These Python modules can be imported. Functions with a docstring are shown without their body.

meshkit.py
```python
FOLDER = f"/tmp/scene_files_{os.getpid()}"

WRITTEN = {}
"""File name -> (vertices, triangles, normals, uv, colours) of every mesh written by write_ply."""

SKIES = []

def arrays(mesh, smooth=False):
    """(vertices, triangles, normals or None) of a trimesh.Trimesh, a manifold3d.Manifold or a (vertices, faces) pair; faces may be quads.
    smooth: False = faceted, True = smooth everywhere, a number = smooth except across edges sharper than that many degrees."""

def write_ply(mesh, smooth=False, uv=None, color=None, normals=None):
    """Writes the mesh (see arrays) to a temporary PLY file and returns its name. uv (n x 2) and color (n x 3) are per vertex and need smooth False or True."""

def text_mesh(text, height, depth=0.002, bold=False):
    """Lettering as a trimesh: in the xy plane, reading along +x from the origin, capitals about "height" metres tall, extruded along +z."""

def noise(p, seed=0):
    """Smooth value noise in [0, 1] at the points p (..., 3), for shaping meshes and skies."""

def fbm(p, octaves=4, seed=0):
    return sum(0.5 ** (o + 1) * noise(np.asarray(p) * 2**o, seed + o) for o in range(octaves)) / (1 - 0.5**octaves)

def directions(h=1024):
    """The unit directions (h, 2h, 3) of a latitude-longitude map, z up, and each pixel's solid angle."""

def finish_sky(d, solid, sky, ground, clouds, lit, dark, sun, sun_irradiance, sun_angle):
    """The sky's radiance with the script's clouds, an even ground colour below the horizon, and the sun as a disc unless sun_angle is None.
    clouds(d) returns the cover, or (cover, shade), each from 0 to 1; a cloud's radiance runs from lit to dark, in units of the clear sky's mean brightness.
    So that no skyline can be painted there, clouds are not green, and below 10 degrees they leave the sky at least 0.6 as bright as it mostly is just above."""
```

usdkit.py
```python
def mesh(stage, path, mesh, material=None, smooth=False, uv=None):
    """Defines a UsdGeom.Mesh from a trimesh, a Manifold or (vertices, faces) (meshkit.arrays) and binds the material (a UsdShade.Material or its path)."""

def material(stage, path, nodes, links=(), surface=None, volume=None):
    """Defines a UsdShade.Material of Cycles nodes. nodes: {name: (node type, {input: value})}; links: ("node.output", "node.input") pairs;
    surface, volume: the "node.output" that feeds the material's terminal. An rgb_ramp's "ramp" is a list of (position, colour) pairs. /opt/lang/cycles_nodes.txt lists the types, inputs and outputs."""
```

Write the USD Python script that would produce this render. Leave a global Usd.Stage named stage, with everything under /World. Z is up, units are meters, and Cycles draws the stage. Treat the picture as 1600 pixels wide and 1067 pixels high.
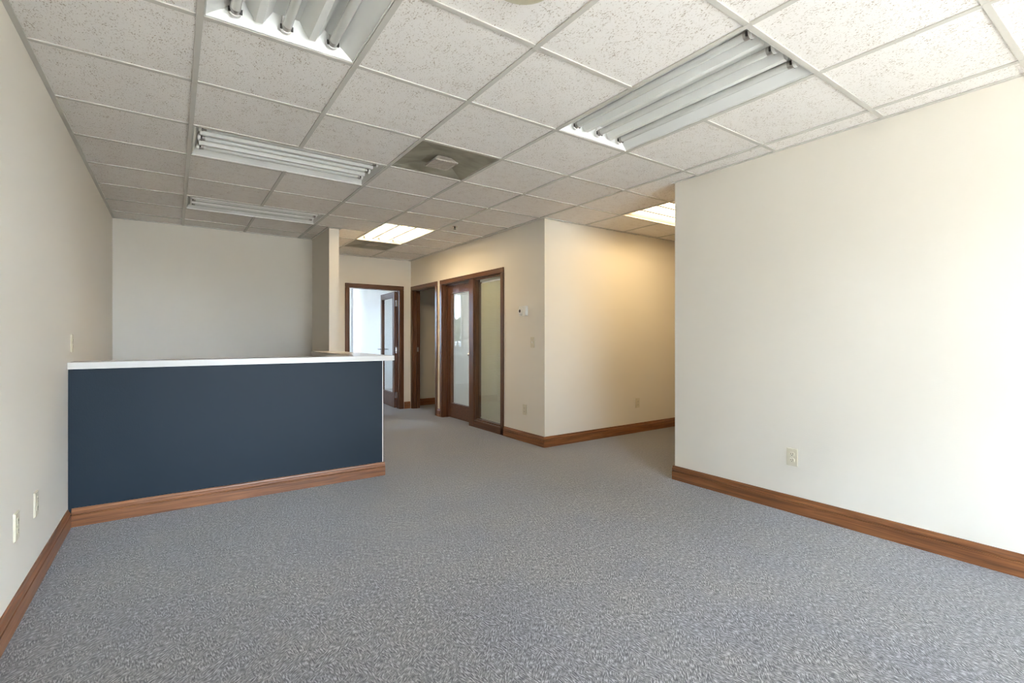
import math, random
import numpy as np
import trimesh
import shapely
from shapely.geometry import box as sbox, Polygon
from shapely.ops import unary_union
import usdkit, meshkit
from pxr import Usd, UsdGeom, UsdLux, UsdShade, Gf, Sdf

random.seed(7); rng = np.random.default_rng(7)
stage = Usd.Stage.CreateInMemory()
UsdGeom.SetStageUpAxis(stage, 'Z'); UsdGeom.SetStageMetersPerUnit(stage, 1.0)
UsdGeom.Xform.Define(stage, '/World'); UsdGeom.Scope.Define(stage, '/World/Looks')

# ------------------------------------------------------------------ camera, sky, sun, exposure
EYE = 1.1538                                  # lens height
F_PX, CX, CY, YAW = 763.96, 822.26, 527.99, -0.6246
EXPOSURE = 1.74
cam = UsdGeom.Camera.Define(stage, '/World/camera')
cam.CreateHorizontalApertureAttr(36.0)
cam.CreateVerticalApertureAttr(36.0 * 1067 / 1600)
cam.CreateFocalLengthAttr(F_PX / 1600 * 36.0)
cam.CreateHorizontalApertureOffsetAttr(-(CX - 800) / 1600 * 36.0)
cam.CreateVerticalApertureOffsetAttr((CY - 533.5) / 1600 * 36.0)
cam.CreateClippingRangeAttr(Gf.Vec2f(0.05, 400.0))
cam.CreateExposureAttr(EXPOSURE)
c_, s_ = math.cos(YAW), math.sin(YAW)
cam.AddTransformOp().Set(Gf.Matrix4d(c_, s_, 0, 0,  0, 0, 1, 0,  s_, -c_, 0, 0,  0, 0, EYE, 1))

SKY = 1.55
usdkit.material(stage, '/World/Looks/sky', {
    'tc': ('texture_coordinate', {}),
    'map': ('mapping', {'scale': (1.6, 1.6, 4.5)}),
    'n': ('noise_texture', {'scale': 1.7, 'detail': 6.0, 'roughness': 0.55}),
    'r': ('rgb_ramp', {'ramp': [(0.0, (0, 0, 0)), (0.46, (0, 0, 0)), (0.66, (1, 1, 1)), (1.0, (1, 1, 1))]}),
    'sky': ('sky_texture', {'sky_type': 'hosek_wilkie', 'sun_direction': (-0.45, -0.55, 0.7), 'turbidity': 2.6, 'ground_albedo': 0.3}),
    'tint': ('mix_color', {'blend_type': 'multiply', 'fac': 1.0, 'b': (0.92, 1.0, 1.16), 'use_clamp': False}),
    'mix': ('mix_color', {'b': (9.4, 11.0, 13.6), 'use_clamp': False}),
    'bg': ('background_shader', {'strength': SKY})},
    [('tc.generated', 'map.vector'), ('map.vector', 'n.vector'), ('n.fac', 'r.fac'), ('r.color', 'mix.fac'), ('sky.color', 'tint.a'), ('tint.result', 'mix.a'), ('mix.result', 'bg.color')], surface='bg.background')
dome = UsdLux.DomeLight.Define(stage, '/World/sky_dome')
dome.CreateIntensityAttr(1.0)
UsdShade.MaterialBindingAPI.Apply(dome.GetPrim()).Bind(UsdShade.Material.Get(stage, '/World/Looks/sky'))
SUN = 62000.0
sun = UsdLux.DistantLight.Define(stage, '/World/sun')
sun.CreateIntensityAttr(SUN); sun.CreateAngleAttr(0.6); sun.CreateColorAttr(Gf.Vec3f(1.0, 0.985, 0.965))
SUN_EL, SUN_AZ = 52.5, -4.0                   # from the front (-Y) side, a little from the left
sun.AddRotateZOp().Set(-SUN_AZ); sun.AddRotateXOp().Set(90.0 - SUN_EL)

# ------------------------------------------------------------------ materials
def M(name): return UsdShade.Material.Get(stage, '/World/Looks/' + name)

def plain(name, color, rough=0.6, bump=None, **kw):
    nodes = {'p': ('principled_bsdf', {'base_color': color, 'roughness': rough, **kw})}
    links = []
    if bump:
        nodes |= {'g': ('geometry', {}), 'n': ('noise_texture', {'scale': bump[0], 'detail': 3.0}), 'b': ('bump', {'strength': bump[1], 'distance': bump[2]})}
        links += [('g.position', 'n.vector'), ('n.fac', 'b.height'), ('b.normal', 'p.normal')]
    return usdkit.material(stage, '/World/Looks/' + name, nodes, links, surface='p.BSDF')

plain('wall_paint', (0.765, 0.712, 0.618), 0.55, (170.0, 0.12, 0.004), specular_ior_level=0.3)
plain('white_wall', (0.80, 0.80, 0.79), 0.6, (170.0, 0.1, 0.004))
plain('navy_paint', (0.0140, 0.0235, 0.0340), 0.5, (150.0, 0.12, 0.004), specular_ior_level=0.2)
plain('laminate', (0.60, 0.56, 0.50), 0.22, (60.0, 0.02, 0.002))
plain('laminate_edge', (0.64, 0.61, 0.56), 0.35)
plain('tee_metal', (0.60, 0.57, 0.51), 0.5)
plain('white_enamel', (0.84, 0.84, 0.80), 0.35)
plain('reflector', (0.78, 0.78, 0.75), 0.3)
plain('white_plastic', (0.80, 0.79, 0.75), 0.4)
plain('ivory_plastic', (0.65, 0.59, 0.45), 0.38)
plain('ivory_dark', (0.50, 0.45, 0.35), 0.45)
plain('slot_dark', (0.05, 0.045, 0.04), 0.6)
plain('tube_glass', (0.66, 0.66, 0.62), 0.15, coat_weight=0.5)
plain('cap_metal', (0.55, 0.52, 0.48), 0.3, metallic=0.9)
plain('chrome', (0.72, 0.72, 0.74), 0.18, metallic=1.0)
plain('dark_metal', (0.06, 0.055, 0.05), 0.35, metallic=0.8)
plain('beige_plastic', (0.60, 0.55, 0.40), 0.5)
plain('blind_slat', (0.55, 0.56, 0.48), 0.5)
plain('concrete', (0.42, 0.41, 0.39), 0.85, (6.0, 0.2, 0.02))
plain('asphalt', (0.34, 0.33, 0.31), 0.9, (3.0, 0.2, 0.02))
plain('frame_metal', (0.30, 0.30, 0.30), 0.4, metallic=0.6)
plain('deck_metal', (0.35, 0.34, 0.33), 0.7)
plain('bark', (0.16, 0.11, 0.07), 0.9)

for nm, col, st in (('tube_lit_corridor', (1.0, 0.76, 0.46), 11.0), ('tube_lit_hall', (1.0, 0.74, 0.42), 7.2)):
    usdkit.material(stage, '/World/Looks/' + nm, {'p': ('principled_bsdf', {'base_color': (0.9, 0.9, 0.85), 'roughness': 0.3, 'emission_color': col, 'emission_strength': st})}, [], surface='p.BSDF')

for gname, gt in (('glass', (0.95, 0.965, 0.955)), ('glass_tinted', (0.50, 0.54, 0.57))): usdkit.material(stage, '/World/Looks/' + gname, {
    'lw': ('layer_weight', {'blend': 0.5}), 'pw': ('math', {'math_type': 'power', 'value2': 5.0}), 'f': ('math', {'math_type': 'multiply_add', 'value2': 0.96, 'value3': 0.042}), 't': ('transparent_bsdf', {'color': gt}), 'g': ('glossy_bsdf', {'color': (1, 1, 1), 'roughness': 0.0}), 'm': ('mix_closure', {})},
    [('lw.facing', 'pw.value1'), ('pw.value', 'f.value1'), ('f.value', 'm.fac'), ('t.BSDF', 'm.closure1'), ('g.BSDF', 'm.closure2')], surface='m.closure')

usdkit.material(stage, '/World/Looks/leaf', {
    'o': ('geometry', {}), 'n': ('noise_texture', {'scale': 4.0, 'detail': 3.0}), 'r': ('rgb_ramp', {'ramp': [(0.3, (0.035, 0.06, 0.02)), (0.7, (0.14, 0.19, 0.07))]}),
    'd': ('diffuse_bsdf', {}), 'tl': ('translucent_bsdf', {}), 'm': ('mix_closure', {'fac': 0.3})},
    [('o.position', 'n.vector'), ('n.fac', 'r.fac'), ('r.color', 'd.color'), ('r.color', 'tl.color'), ('d.BSDF', 'm.closure1'), ('tl.BSDF', 'm.closure2')], surface='m.closure')

def wood(name, axis, lo, mid, hi, rough=0.38):
    sc = [42.0, 42.0, 42.0]; sc[axis] = 1.6
    fine = [160.0, 160.0, 160.0]; fine[axis] = 5.0
    usdkit.material(stage, '/World/Looks/' + name, {
        'g': ('geometry', {}), 'm1': ('mapping', {'scale': sc}), 'm2': ('mapping', {'scale': fine}),
        'n1': ('noise_texture', {'scale': 1.0, 'detail': 4.0, 'roughness': 0.6, 'distortion': 0.6}), 'n2': ('noise_texture', {'scale': 1.0, 'detail': 2.0}),
        'r1': ('rgb_ramp', {'ramp': [(0.25, lo), (0.5, mid), (0.75, hi)]}), 'r2': ('rgb_ramp', {'ramp': [(0.35, (0.72, 0.68, 0.64)), (0.6, (1, 1, 1))]}),
        'mx': ('mix_color', {'blend_type': 'multiply', 'fac': 0.8}), 'b': ('bump', {'strength': 0.12, 'distance': 0.002}),
        'p': ('principled_bsdf', {'roughness': rough, 'coat_weight': 0.25, 'coat_roughness': 0.25})},
        [('g.position', 'm1.vector'), ('g.position', 'm2.vector'), ('m1.vector', 'n1.vector'), ('m2.vector', 'n2.vector'), ('n1.fac', 'r1.fac'), ('n2.fac', 'r2.fac'),
         ('r1.color', 'mx.a'), ('r2.color', 'mx.b'), ('mx.result', 'p.base_color'), ('n2.fac', 'b.height'), ('b.normal', 'p.normal')], surface='p.BSDF')
for i, a in enumerate('xyz'):
    wood('oak_' + a, i, (0.09, 0.030, 0.009), (0.235, 0.087, 0.028), (0.36, 0.145, 0.050))
    wood('walnut_' + a, i, (0.050, 0.019, 0.008), (0.115, 0.044, 0.017), (0.19, 0.076, 0.030), 0.3)

# loop-pile carpet: two crossing sets of short strokes, light and dark yarn
usdkit.material(stage, '/World/Looks/carpet', {
    'g': ('geometry', {}),
    'ma': ('mapping', {'mapping_type': 'texture', 'rotation': (0, 0, 0.10), 'scale': (0.0050, 0.021, 1.0)}), 'mb': ('mapping', {'mapping_type': 'texture', 'rotation': (0, 0, -0.80), 'scale': (0.0050, 0.021, 1.0)}),
    'na': ('noise_texture', {'scale': 1.0, 'detail': 1.5, 'roughness': 0.5}), 'nb': ('noise_texture', {'scale': 1.0, 'detail': 1.5, 'roughness': 0.5}),
    'ns': ('noise_texture', {'scale': 14.0, 'detail': 2.0}), 'rs': ('rgb_ramp', {'ramp': [(0.0, (0, 0, 0)), (0.46, (0, 0, 0)), (0.54, (1, 1, 1)), (1.0, (1, 1, 1))]}),
    'mx': ('mix_float', {}),
    'nt': ('noise_texture', {'scale': 210.0, 'detail': 1.0}), 'ad': ('mix_float', {'fac': 0.15}),
    'nl': ('noise_texture', {'scale': 2.2, 'detail': 4.0}), 'rl': ('rgb_ramp', {'ramp': [(0.35, (0.93, 0.93, 0.98)), (0.65, (1.06, 1.03, 0.97))]}),
    'r': ('rgb_ramp', {'ramp': [(0.33, (0.032, 0.0298, 0.0285)), (0.5, (0.132, 0.123, 0.117)), (0.67, (0.35, 0.332, 0.322))]}),
    'ml': ('mix_color', {'blend_type': 'multiply', 'fac': 1.0, 'use_clamp': False}),
    'b': ('bump', {'strength': 0.6, 'distance': 0.004}),
    'p': ('principled_bsdf', {'roughness': 0.95, 'specular_ior_level': 0.1, 'sheen_weight': 0.42, 'sheen_roughness': 0.5})},
    [('g.position', 'ma.vector'), ('g.position', 'mb.vector'), ('ma.vector', 'na.vector'), ('mb.vector', 'nb.vector'), ('g.position', 'ns.vector'), ('ns.fac', 'rs.fac'), ('rs.color', 'mx.fac'),
     ('na.fac', 'mx.a'), ('nb.fac', 'mx.b'), ('g.position', 'nt.vector'), ('mx.result', 'ad.a'), ('nt.fac', 'ad.b'), ('ad.result', 'r.fac'), ('g.position', 'nl.vector'), ('nl.fac', 'rl.fac'),
     ('r.color', 'ml.a'), ('rl.color', 'ml.b'), ('ml.result', 'p.base_color'), ('ad.result', 'b.height'), ('b.normal', 'p.normal')], surface='p.BSDF')

# mineral-fibre tile: wormy fissures and pin holes
for k in range(3):
    tone = (1.0, 0.985, 1.01)[k]
    usdkit.material(stage, '/World/Looks/tile_%d' % k, {
        'g': ('geometry', {}), 'm': ('mapping', {'location': (3.1 * k, 1.7 * k, 0), 'rotation': (0, 0, (0.0, 1.3, 2.4)[k]), 'scale': (1.0, 0.55, 1.0)}),
        'n1': ('noise_texture', {'scale': 200.0, 'detail': 2.5, 'roughness': 0.6, 'distortion': 0.3}),
        'n2': ('noise_texture', {'scale': 14.0, 'detail': 2.0}),
        'n3': ('noise_texture', {'scale': 260.0, 'detail': 0.0}),
        'add': ('math', {'math_type': 'multiply_add', 'value2': 0.22}),
        'r1': ('rgb_ramp', {'ramp': [(0.0, (1, 1, 1)), (0.69, (1, 1, 1)), (0.77, (0.62, 0.56, 0.49)), (1.0, (0.45, 0.39, 0.32))]}),
        'r3': ('rgb_ramp', {'ramp': [(0.0, (0.93, 0.92, 0.91)), (0.4, (1, 1, 1)), (1.0, (1, 1, 1))]}),
        'mx': ('mix_color', {'blend_type': 'multiply', 'fac': 1.0}), 'c': ('mix_color', {'blend_type': 'multiply', 'fac': 1.0, 'b': (0.87 * tone, 0.83 * tone, 0.78 * tone)}),
        'b': ('bump', {'strength': 0.4, 'distance': 0.004, 'invert': False}),
        'p': ('principled_bsdf', {'roughness': 0.9, 'specular_ior_level': 0.15})},
        [('g.position', 'm.vector'), ('m.vector', 'n1.vector'), ('g.position', 'n2.vector'), ('g.position', 'n3.vector'), ('n2.fac', 'add.value1'), ('n1.fac', 'add.value3'), ('add.value', 'r1.fac'), ('n3.fac', 'r3.fac'),
         ('r1.color', 'mx.a'), ('r3.color', 'mx.b'), ('mx.result', 'c.a'), ('c.result', 'p.base_color'), ('mx.result', 'b.height'), ('b.normal', 'p.normal')], surface='p.BSDF')

# air diffuser sheet metal with dust streaks blown from the hub
usdkit.material(stage, '/World/Looks/diffuser_metal', {
    'g': ('geometry', {}), 'm': ('mapping', {'scale': (5.0, 9.0, 5.0)}), 'n': ('noise_texture', {'scale': 1.0, 'detail': 4.0}),
    'r': ('rgb_ramp', {'ramp': [(0.35, (0.25, 0.235, 0.175)), (0.6, (0.36, 0.335, 0.26))]}), 'p': ('principled_bsdf', {'roughness': 0.5})},
    [('g.position', 'm.vector'), ('m.vector', 'n.vector'), ('n.fac', 'r.fac'), ('r.color', 'p.base_color')], surface='p.BSDF')
plain('hub_metal', (0.42, 0.37, 0.31), 0.45, (35.0, 0.8, 0.02))

# ------------------------------------------------------------------ helpers
used = {}
def numbered(parent, name):
    n = used.get((parent, name), 0); used[(parent, name)] = n + 1
    return parent + '/' + (name if n == 0 else '%s_%03d' % (name, n))

def path_of(parent): return '/World' if parent is None else (parent if isinstance(parent, str) else str(parent.GetPath()))

def keys(prim, **kw):
    for k, v in kw.items():
        if v: prim.SetCustomDataByKey(k, v)
    return prim

def obj(name, mesh, mat, parent=None, smooth=False, **kw):
    m = usdkit.mesh(stage, numbered(path_of(parent), name), mesh, M(mat), smooth=smooth)
    return keys(m.GetPrim(), **kw)

def xf(name, parent=None, loc=None, rotz=0.0, **kw):
    x = UsdGeom.Xform.Define(stage, numbered(path_of(parent), name))
    if loc is not None: x.AddTranslateOp().Set(Gf.Vec3d(*loc))
    if rotz: x.AddRotateZOp().Set(rotz)
    return keys(x.GetPrim(), **kw)

def struct(name, mesh, mat, parent=None, **kw):
    return obj(name, mesh, mat, parent, kind='structure', **kw) if parent is None else obj(name, mesh, mat, parent, **kw)

cat = trimesh.util.concatenate
import manifold3d
def Mf(meshes):
    """union of closed meshes into one watertight piece"""
    ms = [manifold3d.Manifold(manifold3d.Mesh(np.asarray(m.vertices, np.float32), np.asarray(m.faces, np.uint32))) for m in meshes]
    r = ms[0]
    for m in ms[1:]: r = r + m
    a = r.to_mesh(); return trimesh.Trimesh(a.vert_properties[:, :3], a.tri_verts, process=False)
def bx(x0, x1, y0, y1, z0, z1):
    b = trimesh.creation.box([x1 - x0, y1 - y0, z1 - z0]); b.apply_translation([(x0 + x1) / 2, (y0 + y1) / 2, (z0 + z1) / 2]); return b

def cb(x0, x1, y0, y1, z0, z1, c=0.003):
    """box with chamfered edges"""
    pts = []
    for x, sx in ((x0, 1), (x1, -1)):
        for y, sy in ((y0, 1), (y1, -1)):
            for z, sz in ((z0, 1), (z1, -1)):
                pts += [(x, y + sy * c, z + sz * c), (x + sx * c, y, z + sz * c), (x + sx * c, y + sy * c, z)]
    return trimesh.convex.convex_hull(np.array(pts))

def cyl(p0, p1, r, n=16):
    return trimesh.creation.cylinder(r, segment=[p0, p1], sections=n)

def extr(poly, z0, z1):
    gs = getattr(poly, 'geoms', [poly])
    ms = []
    for g in gs:
        if g.area < 1e-6: continue
        m = trimesh.creation.extrude_polygon(g, z1 - z0, engine='earcut'); m.apply_translation([0, 0, z0]); ms.append(m)
    return cat(ms)

def profile(pts, axis, a, b, at=(0, 0), flip=1):
    """a closed (u, z) profile swept along x or y from a to b; u runs along +/- the other axis from at[0]"""
    m = trimesh.creation.extrude_polygon(Polygon(pts), abs(b - a), engine='earcut')
    v = np.array(m.vertices); u, z, s = v[:, 0] * flip + at[0], v[:, 1] + at[1], v[:, 2] + min(a, b)
    out = np.stack([u, s, z], 1) if axis == 'y' else np.stack([s, u, z], 1)
    m = trimesh.Trimesh(out, m.faces, process=False); m.fix_normals(); return m

def wallmesh(axis, c0, c1, u0, u1, z1, holes=()):
    """a wall slab between c0 and c1 on the named axis, running from u0 to u1 on the other, with openings (u0, u1, z0, z1)"""
    poly = sbox(u0, 0, u1, z1)
    for h in holes: poly = poly.difference(sbox(h[0], h[2], h[1], h[3]))
    m = trimesh.creation.extrude_polygon(poly, c1 - c0, engine='earcut')
    v = np.array(m.vertices)
    out = np.stack([v[:, 2] + c0, v[:, 0], v[:, 1]], 1) if axis == 'x' else np.stack([v[:, 0], v[:, 2] + c0, v[:, 1]], 1)
    m = trimesh.Trimesh(out, m.faces, process=False); m.fix_normals(); return m

# ------------------------------------------------------------------ measures
C = 2.4159
XL, XR, YWE, XC, YH, YE, YB = -0.5235, 3.3214, 2.530, 3.171, 4.0686, 7.648, 6.7135
YF = -1.75                                   # front (window) wall, behind the camera
XS0, XS1, YS = 1.445, 1.554, 5.87            # wing wall between reception nook and corridor
YC, XCE, ZL = 4.049, 1.427, 1.005            # reception counter front, right end, ledge height
YFAR, XER = 10.98, 3.20                      # far room
T = 0.119
TOP = C + 0.22
HEAD = 1.935

# ------------------------------------------------------------------ floor, walls
struct('floor', bx(XL - 0.1, 6.1, YF - 0.05, YFAR + 0.1, -0.12, 0.0), 'carpet', label='grey loop pile carpet over the whole office floor')
struct('wall_left', wallmesh('x', XL - T, XL, YF - T, YB + T, TOP), 'wall_paint', label='long plain off-white wall on the left')
struct('wall_right', wallmesh('x', XR, XR + T, YF - T, YWE, TOP), 'wall_paint', label='plain off-white wall on the right, ending at the side hall')
struct('wall_back', wallmesh('y', YB, YB + T, XL, XS0, TOP), 'wall_paint', label='wall behind the reception counter')
struct('wall_wing', wallmesh('x', XS0, XS1, YS, YE, TOP), 'wall_paint', label='narrow wing wall ending behind the reception counter')
W1 = (0.55, 2.90, 0.08, 2.25)
struct('wall_front', wallmesh('y', YF - T, YF, XL, XR, TOP, [W1]), 'wall_paint')
D1 = (2.17, 2.985, -1, HEAD)
struct('wall_end', wallmesh('y', YE, YE + T, -0.6, XC + T, TOP, [D1]), 'wall_paint', label='end wall of the corridor with an open door')
D2, D3 = (6.70, 7.57), (4.905, 6.49)
struct('wall_corridor', wallmesh('x', XC, XC + T, YH, 7.98, TOP, [(D2[0], D2[1], -1, HEAD), (D3[0], D3[1], -1, HEAD)]), 'wall_paint', label='corridor wall with two doorways and thermostat')
struct('wall_hall', wallmesh('y', YH, YH + T, XC + T, 6.1, TOP), 'wall_paint', label='lamp-lit wall of the side hall')
struct('wall_hall_near', wallmesh('y', YWE - T, YWE, XR + T, 6.1, TOP), 'wall_paint')
struct('wall_hall_end', wallmesh('x', 6.0, 6.1, YWE, YH, TOP), 'wall_paint')
# rooms behind the doors
struct('wall_storeroom_back', wallmesh('y', 7.87, 7.98, XC + T, 4.9, TOP), 'wall_paint', label='beige wall seen through the middle doorway')
struct('wall_storeroom_side', wallmesh('x', 4.8, 4.9, 6.60, 7.87, TOP), 'wall_paint')
struct('wall_office_back', wallmesh('y', 6.52, 6.60, XC + T, 5.3, TOP), 'wall_paint', label='office wall seen through the glazed door')
WO = (5.0, 6.0, 0.9, 2.0)
struct('wall_office_side', wallmesh('x', 5.2, 5.3, YH + T, 6.52, TOP, [WO]), 'wall_paint')
WE, WE2 = (0.574, 1.70, 0.88, 2.28), (2.93, 3.15, 0.05, 2.28)
struct('wall_far', wallmesh('y', YFAR, YFAR + T, -0.6, XER, TOP, [WE, WE2]), 'white_wall')
struct('wall_far_right', wallmesh('x', XER, XER + 0.08, YE + T, YFAR + T, TOP), 'white_wall', label='white sunlit wall of the far room')
WL = (8.6, 10.1, 0.9, 2.1)
struct('wall_far_left', wallmesh('x', -0.7, -0.6, YE, YFAR + T, TOP, [WL]), 'white_wall')

# ------------------------------------------------------------------ windows
def glazed(name, axis, c, u0, u1, z0, z1, mullions=(), label=None, depth=0.05, mat='frame_metal', w=0.045, pane='glass'):
    t = xf(name, kind='structure', label=label)
    def put(nm, a0, a1, b0, b1, d0, d1, m):
        obj(nm, bx(d0, d1, a0, a1, b0, b1) if axis == 'x' else bx(a0, a1, d0, d1, b0, b1), m, t)
    for (a0, a1, b0, b1) in ((u0, u1, z0, z0 + w), (u0, u1, z1 - w, z1), (u0, u0 + w, z0 + w, z1 - w), (u1 - w, u1, z0 + w, z1 - w)):
        put('window_frame', a0, a1, b0, b1, c, c + depth, mat)
    edges = [u0 + w] + [e for mm in mullions for e in (mm - w / 2, mm + w / 2)] + [u1 - w]
    for mm in mullions: put('mullion', mm - w / 2, mm + w / 2, z0 + w, z1 - w, c, c + depth, mat)
    for a, b in zip(edges[::2], edges[1::2]):
        put('pane', a, b, z0 + w, z1 - w, c + depth / 2 - 0.003, c + depth / 2 + 0.003, pane)
    return t
glazed('window_1', 'y', YF - 0.09, *W1[:2], *W1[2:], mullions=(1.33, 2.12))
glazed('window_2', 'y', YFAR + 0.04, *WE[:2], *WE[2:], mullions=(1.14,), mat='white_enamel', pane='glass_tinted', label='window of the far room, seen only as a reflection in the glazed door')
glazed('window_4', 'y', YFAR + 0.04, *WE2[:2], *WE2[2:], mat='white_enamel', w=0.03, label='bright narrow window strip of the far room, seen through the open door')
glazed('window_5', 'x', -0.68, *WL[:2], *WL[2:], mullions=(9.3,), mat='white_enamel')
glazed('window_3', 'x', 5.22, *WO[:2], *WO[2:], mat='white_enamel')

# ------------------------------------------------------------------ ceiling: lay-in grid, tiles, wall angle
COLS = [-1.13, -0.530, 0.083, 0.684, 1.280, 1.885, 2.498, 3.137, 3.740, 4.350, 4.960, 5.570, 6.180]
ROWS = [-2.57, -1.96, -1.35, -0.74, -0.130, 0.484, 1.080, 1.699, 2.308, 2.910, 3.514, 4.098, 4.690, 5.280, 5.820, 6.360, 6.950, 7.540, 8.15]
col = lambda x: min(COLS, key=lambda v: abs(v - x)); row = lambda y: min(ROWS, key=lambda v: abs(v - y))
room = unary_union([sbox(XL, YF, XR, YWE), sbox(XL, YWE, XC, YB), sbox(XC - 0.1, YWE, 6.0, YH), sbox(XS1, YB - 0.1, XC, YE)]).difference(sbox(XS0, YS, XS1, YE))
LIGHTS = {  # cell x0, x1, y0, y1, long axis
    'a': (0.083, 0.684, 1.080, 2.308, 'y'), 'b': (0.083, 1.280, 3.514, 4.098, 'x'), 'c': (0.083, 1.280, 5.280, 5.820, 'x'),
    'd': (1.885, 2.498, 1.080, 2.308, 'y'), 'e': (1.885, 2.498, 5.280, 6.360, 'y'), 'f': (3.740, 4.960, 2.910, 3.514, 'x')}
VENTS = [(1.280, 1.885, 2.910, 3.514), (1.885, 2.498, 6.360, 6.950)]
lit_cells = [sbox(v[0], v[2], v[1], v[3]) for v in LIGHTS.values()]
taken = unary_union(lit_cells + [sbox(v[0], v[2], v[1], v[3]) for v in VENTS])
FL = 0.006                                    # thickness of the tee flange
ceil = xf('ceiling', kind='structure', label='suspended ceiling of fissured white tiles in a metal grid')
n = 0
for x0, x1 in zip(COLS, COLS[1:]):
    for y0, y1 in zip(ROWS, ROWS[1:]):
        g = sbox(x0 + 0.003, y0 + 0.003, x1 - 0.003, y1 - 0.003).intersection(room.buffer(-0.002, join_style='mitre')).difference(taken.buffer(0.001))
        for q in getattr(g, 'geoms', [g]):
            if q.area < 0.004 or q.geom_type != 'Polygon': continue
            dz = rng.uniform(0, 0.0015)
            obj('ceiling_tile', extr(q, C + FL + dz, C + FL + 0.016 + dz), 'tile_%d' % rng.integers(0, 3), ceil); n += 1
inside = unary_union([c.buffer(-0.02) for c in lit_cells])
clip = room.buffer(-0.0215, join_style='mitre')
cols_strip = unary_union([sbox(x - 0.012, YF, x + 0.012, YE) for x in COLS]).intersection(clip).difference(inside)
for q in cols_strip.geoms:
    if q.area > 0.0005: obj('main_tee', extr(q, C, C + FL), 'tee_metal', ceil)
for y in ROWS:
    for x0, x1 in zip(COLS, COLS[1:]):
        g = sbox(x0 + 0.0125, y - 0.012, x1 - 0.0125, y + 0.012).intersection(clip).difference(inside)
        for q in getattr(g, 'geoms', [g]):
            if q.geom_type == 'Polygon' and q.area > 0.0005: obj('cross_tee', extr(q, C + 0.0004, C + FL), 'tee_metal', ceil)
obj('wall_angle', extr(room.difference(room.buffer(-0.021, join_style='mitre')), C - 0.001, C + FL), 'tee_metal', ceil)
obj('deck', bx(-0.9, 6.3, YF - 0.3, YFAR + 0.3, TOP, TOP + 0.1), 'deck_metal', ceil)
for r_ in ((-0.6, XER, YE + T, YFAR), (XC + T, 4.8, 6.60, 7.87), (XC + T, 5.2, YH + T, 6.52)):
    obj('plaster_ceiling', bx(*r_, C, C + 0.02), 'white_wall', ceil)

# ------------------------------------------------------------------ baseboards
BH, BT = 0.1116, 0.017
BASE = [(0, 0), (BT, 0), (BT, BH * 0.62), (BT - 0.005, BH * 0.645), (BT - 0.005, BH * 0.675), (BT - 0.0015, BH * 0.70), (BT - 0.001, BH * 0.75), (BT - 0.003, BH * 0.80), (BT - 0.008, BH * 0.88), (BT - 0.0095, BH * 0.93), (BT - 0.0095, BH * 0.965), (BT - 0.0115, BH), (0, BH)]
def base(axis, a, b, at, flip): return profile(BASE, axis, a, b, (at, 0), flip)
struct('baseboard_left', base('y', YF, YC - BT, XL, 1), 'oak_y')
struct('baseboard_right', base('y', YF, YWE + BT, XR, -1), 'oak_y')
struct('baseboard_right_return', base('x', XR, 6.0, YWE, 1), 'oak_x')
struct('baseboard_hall', base('x', XC - BT, 6.0, YH, -1), 'oak_x')
struct('baseboard_corridor', base('y', YH, D3[0] - 0.064, XC, -1), 'oak_y')
struct('baseboard_pier', base('y', D3[1] + 0.064, D2[0] - 0.064, XC, -1), 'oak_y')
struct('baseboard_end', base('x', D1[1] + 0.066, XC - BT, YE, -1), 'oak_x')
struct('baseboard_end', base('x', XS1, D1[0] - 0.066, YE, -1), 'oak_x')
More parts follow.
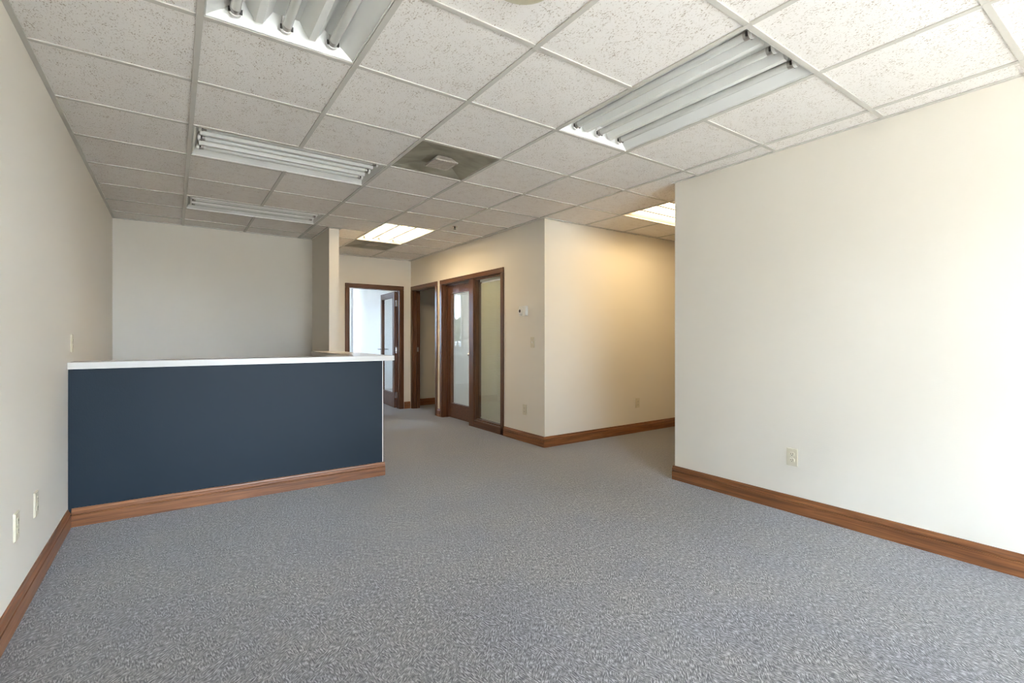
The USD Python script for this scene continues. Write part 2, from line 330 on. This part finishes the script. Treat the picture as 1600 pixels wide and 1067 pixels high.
struct('baseboard_storeroom', base('x', XC + T, 4.8, 7.87, -1), 'oak_x')
struct('baseboard_office', base('x', XC + T, 5.2, 6.52, -1), 'oak_x')
struct('baseboard_back', base('x', XL, XS0, YB, -1), 'oak_x')

# ------------------------------------------------------------------ doors
CW, CT = 0.058, 0.016
def casing_y(t, y0, y1, x, out):              # casing on a wall facing -x around the opening y0..y1
    obj('casing', cb(x - CT, x + 0.001, y0 - CW, y0 + 0.004, 0, HEAD - 0.004, 0.004), 'walnut_z', t)
    obj('casing', cb(x - CT, x + 0.001, y1 - 0.004, y1 + CW - 0.002, 0, HEAD - 0.004, 0.004), 'walnut_z', t)
    obj('head_casing', cb(x - CT, x + 0.001, y0 - CW, y1 + CW - 0.002, HEAD - 0.004, HEAD + CW, 0.004), 'walnut_y', t)

def ring(x0, x1, z0, z1, w, y0, y1):
    m = trimesh.creation.extrude_polygon(sbox(x0, z0, x1, z1).difference(sbox(x0 + w, z0 + w, x1 - w, z1 - w)), y1 - y0, engine='earcut'); v = np.array(m.vertices)
    m = trimesh.Trimesh(np.stack([v[:, 0], v[:, 2] + y0, v[:, 1]], 1), m.faces, process=False); m.fix_normals(); return m
def leafmesh(w, h, th, stile, top, bot, z0):
    m = trimesh.creation.extrude_polygon(sbox(0, z0, w, h).difference(sbox(stile, z0 + bot, w - stile, h - top)), th, engine='earcut'); v = np.array(m.vertices)
    m = trimesh.Trimesh(np.stack([v[:, 0], v[:, 2], v[:, 1]], 1), m.faces, process=False); m.fix_normals(); return m
def leaf(t, w, h, th, stile, top, bot, handle_u, handle_z, mat='walnut', hinges=None, lever=True):
    """a glazed leaf in local coordinates: u from 0 (hinge) to w along x, thickness along y from 0 to th; a part of t with its glass, hinges and handle"""
    z0 = 0.012
    lf = obj('door_leaf', leafmesh(w, h, th, stile, top, bot, z0), mat + '_z', t)
    obj('bottom_rail', cb(stile + 0.001, w - stile - 0.001, -0.0006, th + 0.0006, z0, z0 + bot - 0.001, 0.001), mat + '_x', lf)
    obj('top_rail', cb(stile + 0.001, w - stile - 0.001, -0.0006, th + 0.0006, h - top + 0.001, h, 0.001), mat + '_x', lf)
    a, b, c, d = stile, w - stile, z0 + bot, h - top
    obj('glazing_bead', ring(a, b, c, d, 0.012, -0.003, th + 0.003), mat + '_z', lf)
    obj('pane', bx(a + 0.005, b - 0.005, th / 2 - 0.003, th / 2 + 0.003, c + 0.005, d - 0.005), 'glass', lf)
    for k in (-1, 1):
        y = 0 if k < 0 else th
        neck = Mf([cyl((handle_u, y + k * 0.0005, handle_z), (handle_u, y + k * 0.008, handle_z), 0.026, 24), cyl((handle_u, y + k * 0.004, handle_z), (handle_u, y + k * 0.055, handle_z), 0.010)]
                  + ([cyl((handle_u + 0.012, y + k * 0.048, handle_z), (handle_u - 0.11, y + k * 0.048, handle_z), 0.0085)] if lever else [trimesh.creation.icosphere(2, 0.024).apply_translation((handle_u, y + k * 0.05, handle_z))]))
        obj('door_handle', neck, 'chrome', lf, smooth=35, label='metal lever handle' if lever else 'metal knob')
    for z in hinges or ():
        obj('hinge', Mf([cyl((-0.006, -0.006, z - 0.05), (-0.006, -0.006, z + 0.05), 0.008), bx(-0.006, -0.0005, -0.006, th * 0.8, z - 0.05, z + 0.05)]), 'chrome', lf, smooth=35)
    return lf

# door 1: at the corridor's end, open into the far room
d1 = xf('door_1', kind='structure', label='open glazed door with wooden casing at the end of the corridor')
for a, b in ((D1[0] - CW, D1[0] + 0.004), (D1[1] - 0.004, D1[1] + CW)):
    obj('casing', cb(a, b, YE - CT, YE + 0.001, 0, HEAD - 0.004, 0.004), 'walnut_z', d1)
obj('head_casing', cb(D1[0] - CW, D1[1] + CW, YE - CT, YE + 0.001, HEAD - 0.004, HEAD + CW, 0.004), 'walnut_x', d1)
obj('jamb', bx(D1[0], D1[0] + 0.012, YE, YE + T, 0, HEAD), 'walnut_z', d1)
obj('jamb', bx(D1[1] - 0.012, D1[1], YE, YE + T, 0, HEAD), 'walnut_z', d1)
obj('head_jamb', bx(D1[0] + 0.012, D1[1] - 0.012, YE, YE + T, HEAD - 0.012, HEAD), 'walnut_x', d1)
holder = xf('leaf_set', d1, loc=(D1[1] - 0.014, YE + T - 0.01, 0), rotz=86.3)
leaf(holder, 0.80, HEAD - 0.02, 0.042, 0.075, 0.08, 0.22, 0.80 - 0.04, 0.955, hinges=(0.22, 0.95, 1.72))

# door 2: plain cased opening to the storeroom
d2 = xf('door_2', kind='structure', label='open cased doorway in the corridor wall, without a visible leaf')
casing_y(d2, D2[0], D2[1], XC, 1)
for a, b in ((D2[0], D2[0] + 0.012), (D2[1] - 0.012, D2[1])): obj('jamb', bx(XC, XC + T, a, b, 0, HEAD), 'walnut_z', d2)
obj('head_jamb', bx(XC, XC + T, D2[0] + 0.012, D2[1] - 0.012, HEAD - 0.012, HEAD), 'walnut_y', d2)
for a, b in ((D2[1] - 0.030, D2[1] - 0.012), (D2[0] + 0.012, D2[0] + 0.030)): obj('door_stop', bx(XC + 0.05, XC + 0.062, a, b, 0, HEAD - 0.012), 'walnut_z', d2)
obj('strike_plate', bx(XC + 0.066, XC + 0.096, D2[1] - 0.0145, D2[1] - 0.012, 0.93, 1.0), 'chrome', d2)

# door 3: glazed door with side light
YM0, YM1 = 5.555, 5.672
d3 = xf('door_3', kind='structure', label='wooden office door with full glass pane and a glazed side light')
casing_y(d3, D3[0], D3[1], XC, 1)
for a, b in ((D3[0], D3[0] + 0.012), (D3[1] - 0.012, D3[1])): obj('jamb', bx(XC, XC + T, a, b, 0, HEAD), 'walnut_z', d3)
obj('head_jamb', bx(XC, XC + T, D3[0] + 0.012, D3[1] - 0.012, HEAD - 0.012, HEAD), 'walnut_y', d3)
obj('door_mullion', cb(XC - CT, XC + T, YM0, YM1, 0, HEAD - 0.012, 0.003), 'walnut_z', d3)
holder = xf('leaf_set', d3, loc=(XC + T - 0.044, D3[1] - 0.014, 0), rotz=-90.0)
for a, b in ((D3[1] - 0.026, D3[1] - 0.012), (YM1 - 0.001, YM1 + 0.012)): obj('door_stop', bx(XC + T - 0.060, XC + T - 0.046, a, b, 0, HEAD - 0.012), 'walnut_z', d3)
obj('door_stop', bx(XC + T - 0.060, XC + T - 0.046, YM1 + 0.012, D3[1] - 0.026, HEAD - 0.026, HEAD - 0.012), 'walnut_y', d3)
leaf(holder, D3[1] - 0.014 - YM1 - 0.003, HEAD - 0.016, 0.042, 0.100, 0.115, 0.195, D3[1] - 0.014 - YM1 - 0.065, 0.935, lever=False)
# side light
obj('side_light_sill', cb(XC - CT, XC + T, D3[0] - CW, YM0, 0, 0.088, 0.004), 'walnut_y', d3)
fm = ring(D3[0] + 0.012, YM0, 0.088, HEAD - 0.012, 0.017, XC + 0.016, XC + 0.05); fm.vertices = fm.vertices[:, [1, 0, 2]]; fm.invert()
obj('side_light_frame', fm, 'walnut_z', d3)
obj('pane', bx(XC + 0.030, XC + 0.036, D3[0] + 0.03, YM0 - 0.012, 0.105, HEAD - 0.03), 'glass', d3)
# blind hanging behind the side light
bl = xf('window_blind', loc=(XC + 0.085, (D3[0] + YM0) / 2, 0), label='closed grey-green slatted blind hanging behind the narrow side light', category='blind')
hw = (YM0 - D3[0]) / 2 - 0.03
obj('head_rail', cb(-0.018, 0.018, -hw, hw, HEAD - 0.055, HEAD - 0.02), 'white_enamel', bl)
sl = []
for z in np.arange(0.135, HEAD - 0.06, 0.0215):
    a = math.radians(76); dx, dz = 0.0125 * math.cos(a), 0.0125 * math.sin(a)
    v = np.array([[-dx, -hw, z - dz], [-dx, hw, z - dz], [0.0016, hw, z], [0.0016, -hw, z], [dx, hw, z + dz], [dx, -hw, z + dz]])
    v2 = v + [0.0006, 0, -0.0003]
    sl.append(trimesh.Trimesh(np.vstack([v, v2]), [[0, 1, 2], [0, 2, 3], [3, 2, 4], [3, 4, 5], [8, 7, 6], [9, 8, 6], [10, 8, 9], [11, 10, 9], [0, 6, 7], [0, 7, 1], [4, 10, 11], [4, 11, 5]], process=False))
obj('slats', cat(sl), 'blind_slat', bl, kind='stuff')
obj('bottom_rail', cb(-0.01, 0.01, -hw, hw, 0.108, 0.125), 'blind_slat', bl)

# ------------------------------------------------------------------ reception counter
ct = xf('reception_counter', loc=(0, 0, 0), label='navy painted reception counter with pale laminate ledge and oak skirting beside the left wall', category='reception counter')
WT = 0.112
obj('front_panel', bx(XL + 0.001, XCE, YC, YC + 0.014, 0.0, ZL - 0.043), 'navy_paint', ct, label='navy blue front')
obj('half_wall', bx(XL + 0.001, XCE, YC + 0.014, YC + WT, 0.0, ZL - 0.043), 'wall_paint', ct)
obj('return_wall', bx(XCE - WT, XCE, YC + WT, YS - 0.002, 0.0, ZL - 0.043), 'wall_paint', ct)
obj('end_trim', cb(XCE - 0.004, XCE + 0.004, YC - 0.002, YC + 0.03, BH, ZL - 0.043, 0.001), 'laminate_edge', ct)
led = Polygon([(XL + 0.002, YC - 0.04), (XCE + 0.078, YC - 0.04), (XCE + 0.092, YC - 0.026), (XCE + 0.092, YS - 0.002), (XCE - 0.175, YS - 0.002), (XCE - 0.175, YC + 0.225), (XL + 0.002, YC + 0.225)])
lg = obj('ledge', Mf([extr(led, ZL - 0.040, ZL - 0.001), extr(led.buffer(-0.002), ZL - 0.0415, ZL)]), 'laminate', ct, label='pale laminate ledge')
ed = led.buffer(0.0015, join_style='mitre').difference(led.buffer(-0.0005)).intersection(sbox(XL + 0.004, YC - 0.1, 2, YS - 0.004))
for a, b in ((ZL - 0.0395, ZL - 0.023), (ZL - 0.0215, ZL - 0.002)): obj('edge_strip', extr(ed, a, b), 'laminate_edge', lg)
obj('counter_skirting', base('x', XL + BT, XCE + BT, YC, -1), 'oak_x', ct)
obj('counter_skirting', base('y', YC - 0.0, YS, XCE, 1), 'oak_y', ct)

# ------------------------------------------------------------------ fluorescent troffers
def troffer(cell, lit, label):
    x0, x1, y0, y1, ax = cell
    L, W = (x1 - x0, y1 - y0) if ax == 'x' else (y1 - y0, x1 - x0)
    t = xf('ceiling_light', loc=((x0 + x1) / 2, (y0 + y1) / 2, C + FL), rotz=0 if ax == 'x' else 90, label=label, category='ceiling light', group=None)
    l, w = L / 2 - 0.0065, W / 2 - 0.0065
    il, iw = l - 0.012, w - 0.012              # inside of the flange
    D, ew = 0.080, 0.036                        # depth of the pan, run of the sloped end plates
    fr = sbox(-l, -w, l, w).difference(sbox(-il, -iw, il, iw))
    obj('frame', Mf([extr(fr, 0.0, 0.006), extr(sbox(-il - 0.003, -iw - 0.003, il + 0.003, iw + 0.003).difference(sbox(-il, -iw, il, iw)), -0.002, 0.004)]), 'white_enamel', t)
    # pan: long sides sloping up, flat top, as a folded sheet of 1.5 mm
    fw = iw * 0.62
    pts = [(-iw, 0.003), (-fw, D * 0.86), (-fw + 0.02, D), (fw - 0.02, D), (fw, D * 0.86), (iw, 0.003)]
    sheet = Polygon(pts + [(x * 1.0, z + 0.004) for x, z in pts[::-1]])
    pan = profile([(p[0], p[1]) for p in sheet.exterior.coords[:-1]], 'x', -il, il)
    obj('reflector_pan', pan, 'reflector', t)
    for s in (-1, 1):
        a = [(s * il, -iw, 0.002), (s * il, iw, 0.002), (s * (il - ew), fw, D), (s * (il - ew), -fw, D)]
        b = [(x + s * 0.003, y, z + 0.002) for x, y, z in a]
        m = trimesh.convex.convex_hull(np.array(a + b)); obj('end_plate', m, 'white_enamel', t)
    obj('housing', bx(-l + 0.01, l - 0.01, -w + 0.02, w - 0.02, D + 0.006, D + 0.02), 'deck_metal', t)
    tl = il - ew - 0.004
    rs = iw * 0.36                              # wedge-shaped ballast covers between the tubes
    for s in (-1, 1):
        obj('ballast_cover', profile([(s * rs - 0.050, D), (s * rs - 0.013, 0.017), (s * rs + 0.013, 0.017), (s * rs + 0.050, D)], 'x', -tl - 0.006, tl + 0.006), 'white_enamel', t)
    for yy in (-iw * 0.66, 0.0, iw * 0.66):
        z = 0.034
        tb = obj('fluorescent_tube', cyl((-tl + 0.02, yy, z), (tl - 0.02, yy, z), 0.0185, 20), lit or 'tube_glass', t, smooth=40)
        for s in (-1, 1):
            obj('end_cap', Mf([cyl((s * (tl - 0.024), yy, z), (s * (tl + 0.002), yy, z), 0.0192, 20)] + [cyl((s * (tl - 0.004), yy, z + q), (s * (tl + 0.012), yy, z + q), 0.002, 8) for q in (-0.006, 0.006)]), 'cap_metal', tb, smooth=40)
            lh = obj('lampholder', Mf([cb(s * (tl + 0.010) - 0.007, s * (tl + 0.010) + 0.007, yy - 0.017, yy + 0.017, z - 0.012, D + 0.002, 0.002), cyl((s * (tl + 0.003), yy, z), (s * (tl + 0.017), yy, z), 0.0235, 20)]), 'white_plastic', t, smooth=40)
            for q in (-0.021, 0.021):
                obj('contact_slot', bx(s * (tl - 0.004) - 0.003, s * (tl - 0.004) + 0.003, yy + q - 0.004, yy + q + 0.004, z - 0.014, z + 0.004), 'slot_dark', lh)
    return t
troffer(LIGHTS['a'], False, 'unlit three-tube ceiling light cut off by the top edge, nearest the left wall')
troffer(LIGHTS['b'], False, 'unlit three-tube ceiling light lying crosswise above the reception counter front')
troffer(LIGHTS['c'], False, 'unlit three-tube ceiling light lying crosswise nearest the reception back wall')
troffer(LIGHTS['d'], False, 'large unlit three-tube ceiling light nearest the right wall')
troffer(LIGHTS['e'], 'tube_lit_corridor', 'warm glowing ceiling light in the corridor outside the doors')
troffer(LIGHTS['f'], 'tube_lit_hall', 'warm glowing ceiling light in the side hall, half hidden by the right wall')

# ------------------------------------------------------------------ air diffusers
def diffuser(cell, label, hub):
    x0, x1, y0, y1 = cell
    t = xf('air_diffuser', loc=((x0 + x1) / 2, (y0 + y1) / 2, C + FL), label=label, category='air vent')
    w, h = (x1 - x0) / 2 - 0.006, (y1 - y0) / 2 - 0.006
    iw, ih = w - 0.02, h - 0.02
    a = np.array([(-iw, -ih, 0.001), (iw, -ih, 0.001), (iw, ih, 0.001), (-iw, ih, 0.001)]); b = np.array([(-iw * .45, -ih * .45, 0.022), (iw * .45, -ih * .45, 0.022), (iw * .45, ih * .45, 0.022), (-iw * .45, ih * .45, 0.022)])
    v = np.vstack([a, b]); f = [[0, 1, 5, 4], [1, 2, 6, 5], [2, 3, 7, 6], [3, 0, 4, 7], [4, 5, 6, 7]]
    f = [list(reversed(q)) for q in f]
    obj('face_plate', meshkit.arrays((v, f))[:2], 'diffuser_metal', t)
    obj('frame', extr(sbox(-w, -h, w, h).difference(sbox(-iw, -ih, iw, ih)), 0.0, 0.006), 'diffuser_metal', t)
    obj('housing', bx(-w + .01, w - .01, -h + .01, h - .01, 0.03, 0.05), 'deck_metal', t)
    hw, hx, hy, hz = hub
    m = cb(-hw, hw, -hw, hw, -0.032, -0.020, 0.003)
    top = trimesh.convex.convex_hull(np.array([(-hw * .97, -hw * .97, -0.024), (hw * .97, -hw * .97, -0.024), (hw * .97, hw * .97, -0.024), (-hw * .97, hw * .97, -0.024), (-hw * .6, -hw * .6, 0.012), (hw * .6, -hw * .6, 0.012), (hw * .6, hw * .6, 0.012), (-hw * .6, hw * .6, 0.012)]))
    neck = bx(-hw * .4, hw * .4, -hw * .4, hw * .4, 0.005, 0.026)
    m = Mf([m, top, neck]); m.vertices = m.vertices * [1, 1, hz]; m.apply_translation((hx, hy, 0.024 * (1 - hz))); obj('hub', m, 'hub_metal', t)
    return t
diffuser(VENTS[0], 'grey square air vent with a raised centre plate in the main room ceiling', (0.088, -0.03, -0.02, 1.0))
diffuser(VENTS[1], 'grey square air vent beyond the glowing corridor light', (0.070, 0.0, 0.0, 0.45))

# ------------------------------------------------------------------ small ceiling fittings
def lathe(prof, n=48): return trimesh.creation.revolve(np.array(prof), sections=n)
t = xf('ceiling_disc', loc=(1.000, 1.400, C + FL), label='round beige disc on the ceiling, cut off by the top edge', category='ceiling fitting')
d = lathe([(0, -0.020), (0.10, -0.020), (0.120, -0.015), (0.128, -0.004), (0.128, 0.001), (0, 0.001)]); obj('cover', d, 'beige_plastic', t, smooth=30)
obj('rim', lathe([(0.128, 0.001), (0.128, -0.004), (0.136, -0.004), (0.138, 0.001)]), 'white_plastic', t, smooth=30)
t = xf('sprinkler', loc=(2.60, 5.00, C + FL), label='small sprinkler head in the ceiling beside the glowing corridor light', category='sprinkler')
obj('escutcheon', lathe([(0, -0.004), (0.03, -0.004), (0.036, 0.001), (0, 0.001)], 24), 'chrome', t, smooth=30)
obj('body', Mf([cyl((0, 0, -0.018), (0, 0, 0.0), 0.009), cyl((-0.010, 0, -0.028), (-0.006, 0, -0.012), 0.003, 8), cyl((0.010, 0, -0.028), (0.006, 0, -0.012), 0.003, 8)]), 'dark_metal', t)
obj('deflector', cyl((0, 0, -0.031), (0, 0, -0.028), 0.014), 'dark_metal', t)

# ------------------------------------------------------------------ wall plates (local: plate in the xz plane, facing -y)
def rounded(w, h, r):
    return sbox(-w / 2 + r, -h / 2 + r, w / 2 - r, h / 2 - r).buffer(r)
def face(poly, d0, d1):                        # polygon in xz extruded from depth d0 to d1 in front of the wall
    m = trimesh.creation.extrude_polygon(poly, d1 - d0, engine='earcut'); v = np.array(m.vertices)
    m = trimesh.Trimesh(np.stack([v[:, 0], -(v[:, 2] + d0), v[:, 1]], 1), m.faces, process=False); m.fix_normals(); return m
def plate_at(name, pos, rotz, label, category, group=None):
    return xf(name, loc=pos, rotz=rotz, label=label, category=category, group=group)
def outlet(pos, rotz, label, kind='duplex', w=0.072, h=0.116):
    t = plate_at('wall_outlet' if kind != 'blank' else 'wall_plate', pos, rotz, label, 'wall outlet')
    obj('cover_plate', Mf([face(rounded(w, h, 0.004), 0.0, 0.004), face(rounded(w - 0.006, h - 0.006, 0.004), 0.003, 0.0065)]), 'ivory_plastic', t)
    for k in (-1, 1):
        r = obj('receptacle', face(shapely.affinity.translate(rounded(0.034, 0.028, 0.010), 0, k * 0.0195), 0.006, 0.0085), 'ivory_plastic', t)
        for q in (-0.0064, 0.0064): obj('slot', face(sbox(q - 0.0012, k * 0.0195 - 0.002, q + 0.0012, k * 0.0195 + 0.007), 0.008, 0.0088), 'slot_dark', r)
        obj('ground_hole', face(sbox(-0.0025, k * 0.0195 - 0.010, 0.0025, k * 0.0195 - 0.005), 0.008, 0.0088), 'slot_dark', r)
    obj('screw', face(shapely.Point(0, 0).buffer(0.0035), 0.006, 0.0075), 'ivory_dark', t)
    return t
import shapely.affinity
RW, LW, HW, KW = 90.0 + 180.0, 90.0, 0.0, 270.0   # facing -x (right walls), +x (left wall), -y (hall wall)
outlet((XR, 1.595, 0.366), -90.0, 'ivory wall outlet low on the right wall')
outlet((4.615, YH, 0.357), 0.0, 'ivory wall outlet low on the lamp-lit side hall wall')
outlet((XC, 4.426, 0.356), -90.0, 'ivory wall outlet low on the corridor wall beside the glazed side light')
outlet((XL, 2.835, 0.386), 90.0, 'ivory wall outlet low on the left wall, nearer the camera')
outlet((XL, 3.185, 0.381), 90.0, 'ivory wall outlet low on the left wall, nearer the counter')
outlet((XL, 4.175, 1.120), 90.0, 'ivory wall outlet on the left wall just above the counter ledge')
t = plate_at('light_switch', (XC, 4.280, 1.105), -90.0, 'ivory light switch on the corridor wall under the thermostat', 'light switch')
obj('cover_plate', Mf([face(rounded(0.072, 0.116, 0.004), 0.0, 0.004), face(rounded(0.066, 0.110, 0.004), 0.003, 0.0065)]), 'ivory_plastic', t)
obj('toggle', trimesh.convex.convex_hull(np.array([(x, y, z) for x in (-0.005, 0.005) for y, z in ((-0.006, -0.011), (-0.006, 0.011), (-0.016, 0.002), (-0.014, 0.009))])), 'white_plastic', t)
for k in (-1, 1): obj('screw', face(shapely.Point(0, k * 0.03).buffer(0.0035), 0.006, 0.0075), 'ivory_dark', t)
t = plate_at('thermostat', (XC, 4.450, 1.455), -90.0, 'small white thermostat with a round dial on the corridor wall', 'thermostat')
obj('base_plate', face(rounded(0.165, 0.110, 0.01), 0.0, 0.006), 'white_plastic', t)
obj('cover', face(rounded(0.055, 0.108, 0.008), 0.006, 0.034).apply_translation((0.054, 0, 0)), 'white_plastic', t)
dl = lathe([(0, 0.030), (0.034, 0.030), (0.042, 0.024), (0.046, 0.005), (0, 0.005)], 32); dl.apply_transform(trimesh.transformations.rotation_matrix(math.pi / 2, [1, 0, 0])); dl.apply_translation((-0.032, 0, 0))
dd = obj('dial', dl, 'white_plastic', t, smooth=30)
obj('dial_face', cyl((-0.032, -0.0295, 0), (-0.032, -0.0312, 0), 0.017, 24), 'slot_dark', dd)

# ------------------------------------------------------------------ outside
tag = dict(kind='structure')
struct('ground', bx(-60, 70, -60, YF - T - 0.02, -0.2, -0.06), 'concrete')
struct('ground_back', bx(-80, 80, YFAR + T + 0.02, 120, -0.2, -0.06), 'asphalt')
struct('ground_left', bx(-60, -0.75, YF - T, YFAR + T, -0.2, -0.06), 'concrete')
struct('ground_side', bx(6.2, 70, YF - T, YFAR + T, -0.2, -0.06), 'concrete')
def tree(x, y, h, seed, label):
    r = np.random.default_rng(seed)
    t = xf('tree', loc=(x, y, -0.06), label=label, category='tree', group='trees beyond the far window')
    obj('trunk', Mf([trimesh.creation.cone(0.11, h * 0.75, sections=10)] + [cyl((0, 0, h * 0.3), (math.cos(a) * h * .25, math.sin(a) * h * .25, h * .65), 0.035, 8) for a in (0.3, 2.4, 4.5)]), 'bark', t)
    n = 1500
    p = r.normal(size=(n, 3)); p /= np.linalg.norm(p, axis=1, keepdims=True); p *= r.uniform(0.55, 1, (n, 1)) ** 0.5
    p = p * [h * .42, h * .42, h * .36] * (0.75 + 0.5 * meshkit.fbm(p * 2 + seed, 3, seed)[:, None]) + [0, 0, h * .62]
    a, b = r.normal(size=(n, 3)) * 0.16, r.normal(size=(n, 3)) * 0.10
    v = np.stack([p - a, p + b, p + a, p - b], 1).reshape(-1, 3); i = np.arange(n)[:, None] * 4
    obj('foliage', (v, np.hstack([i, i + 1, i + 2, i + 3])), 'leaf', t, kind='stuff')
for k, (x, y, h) in enumerate(((-22.0, 52, 3.6), (-19.3, 49, 3.3), (-16.6, 52, 3.9), (-3.5, 51, 3.4), (13.8, 49, 3.7))):
    tree(x, y, h, k + 3, 'distant green leafy tree outside, beyond the window of the far room')
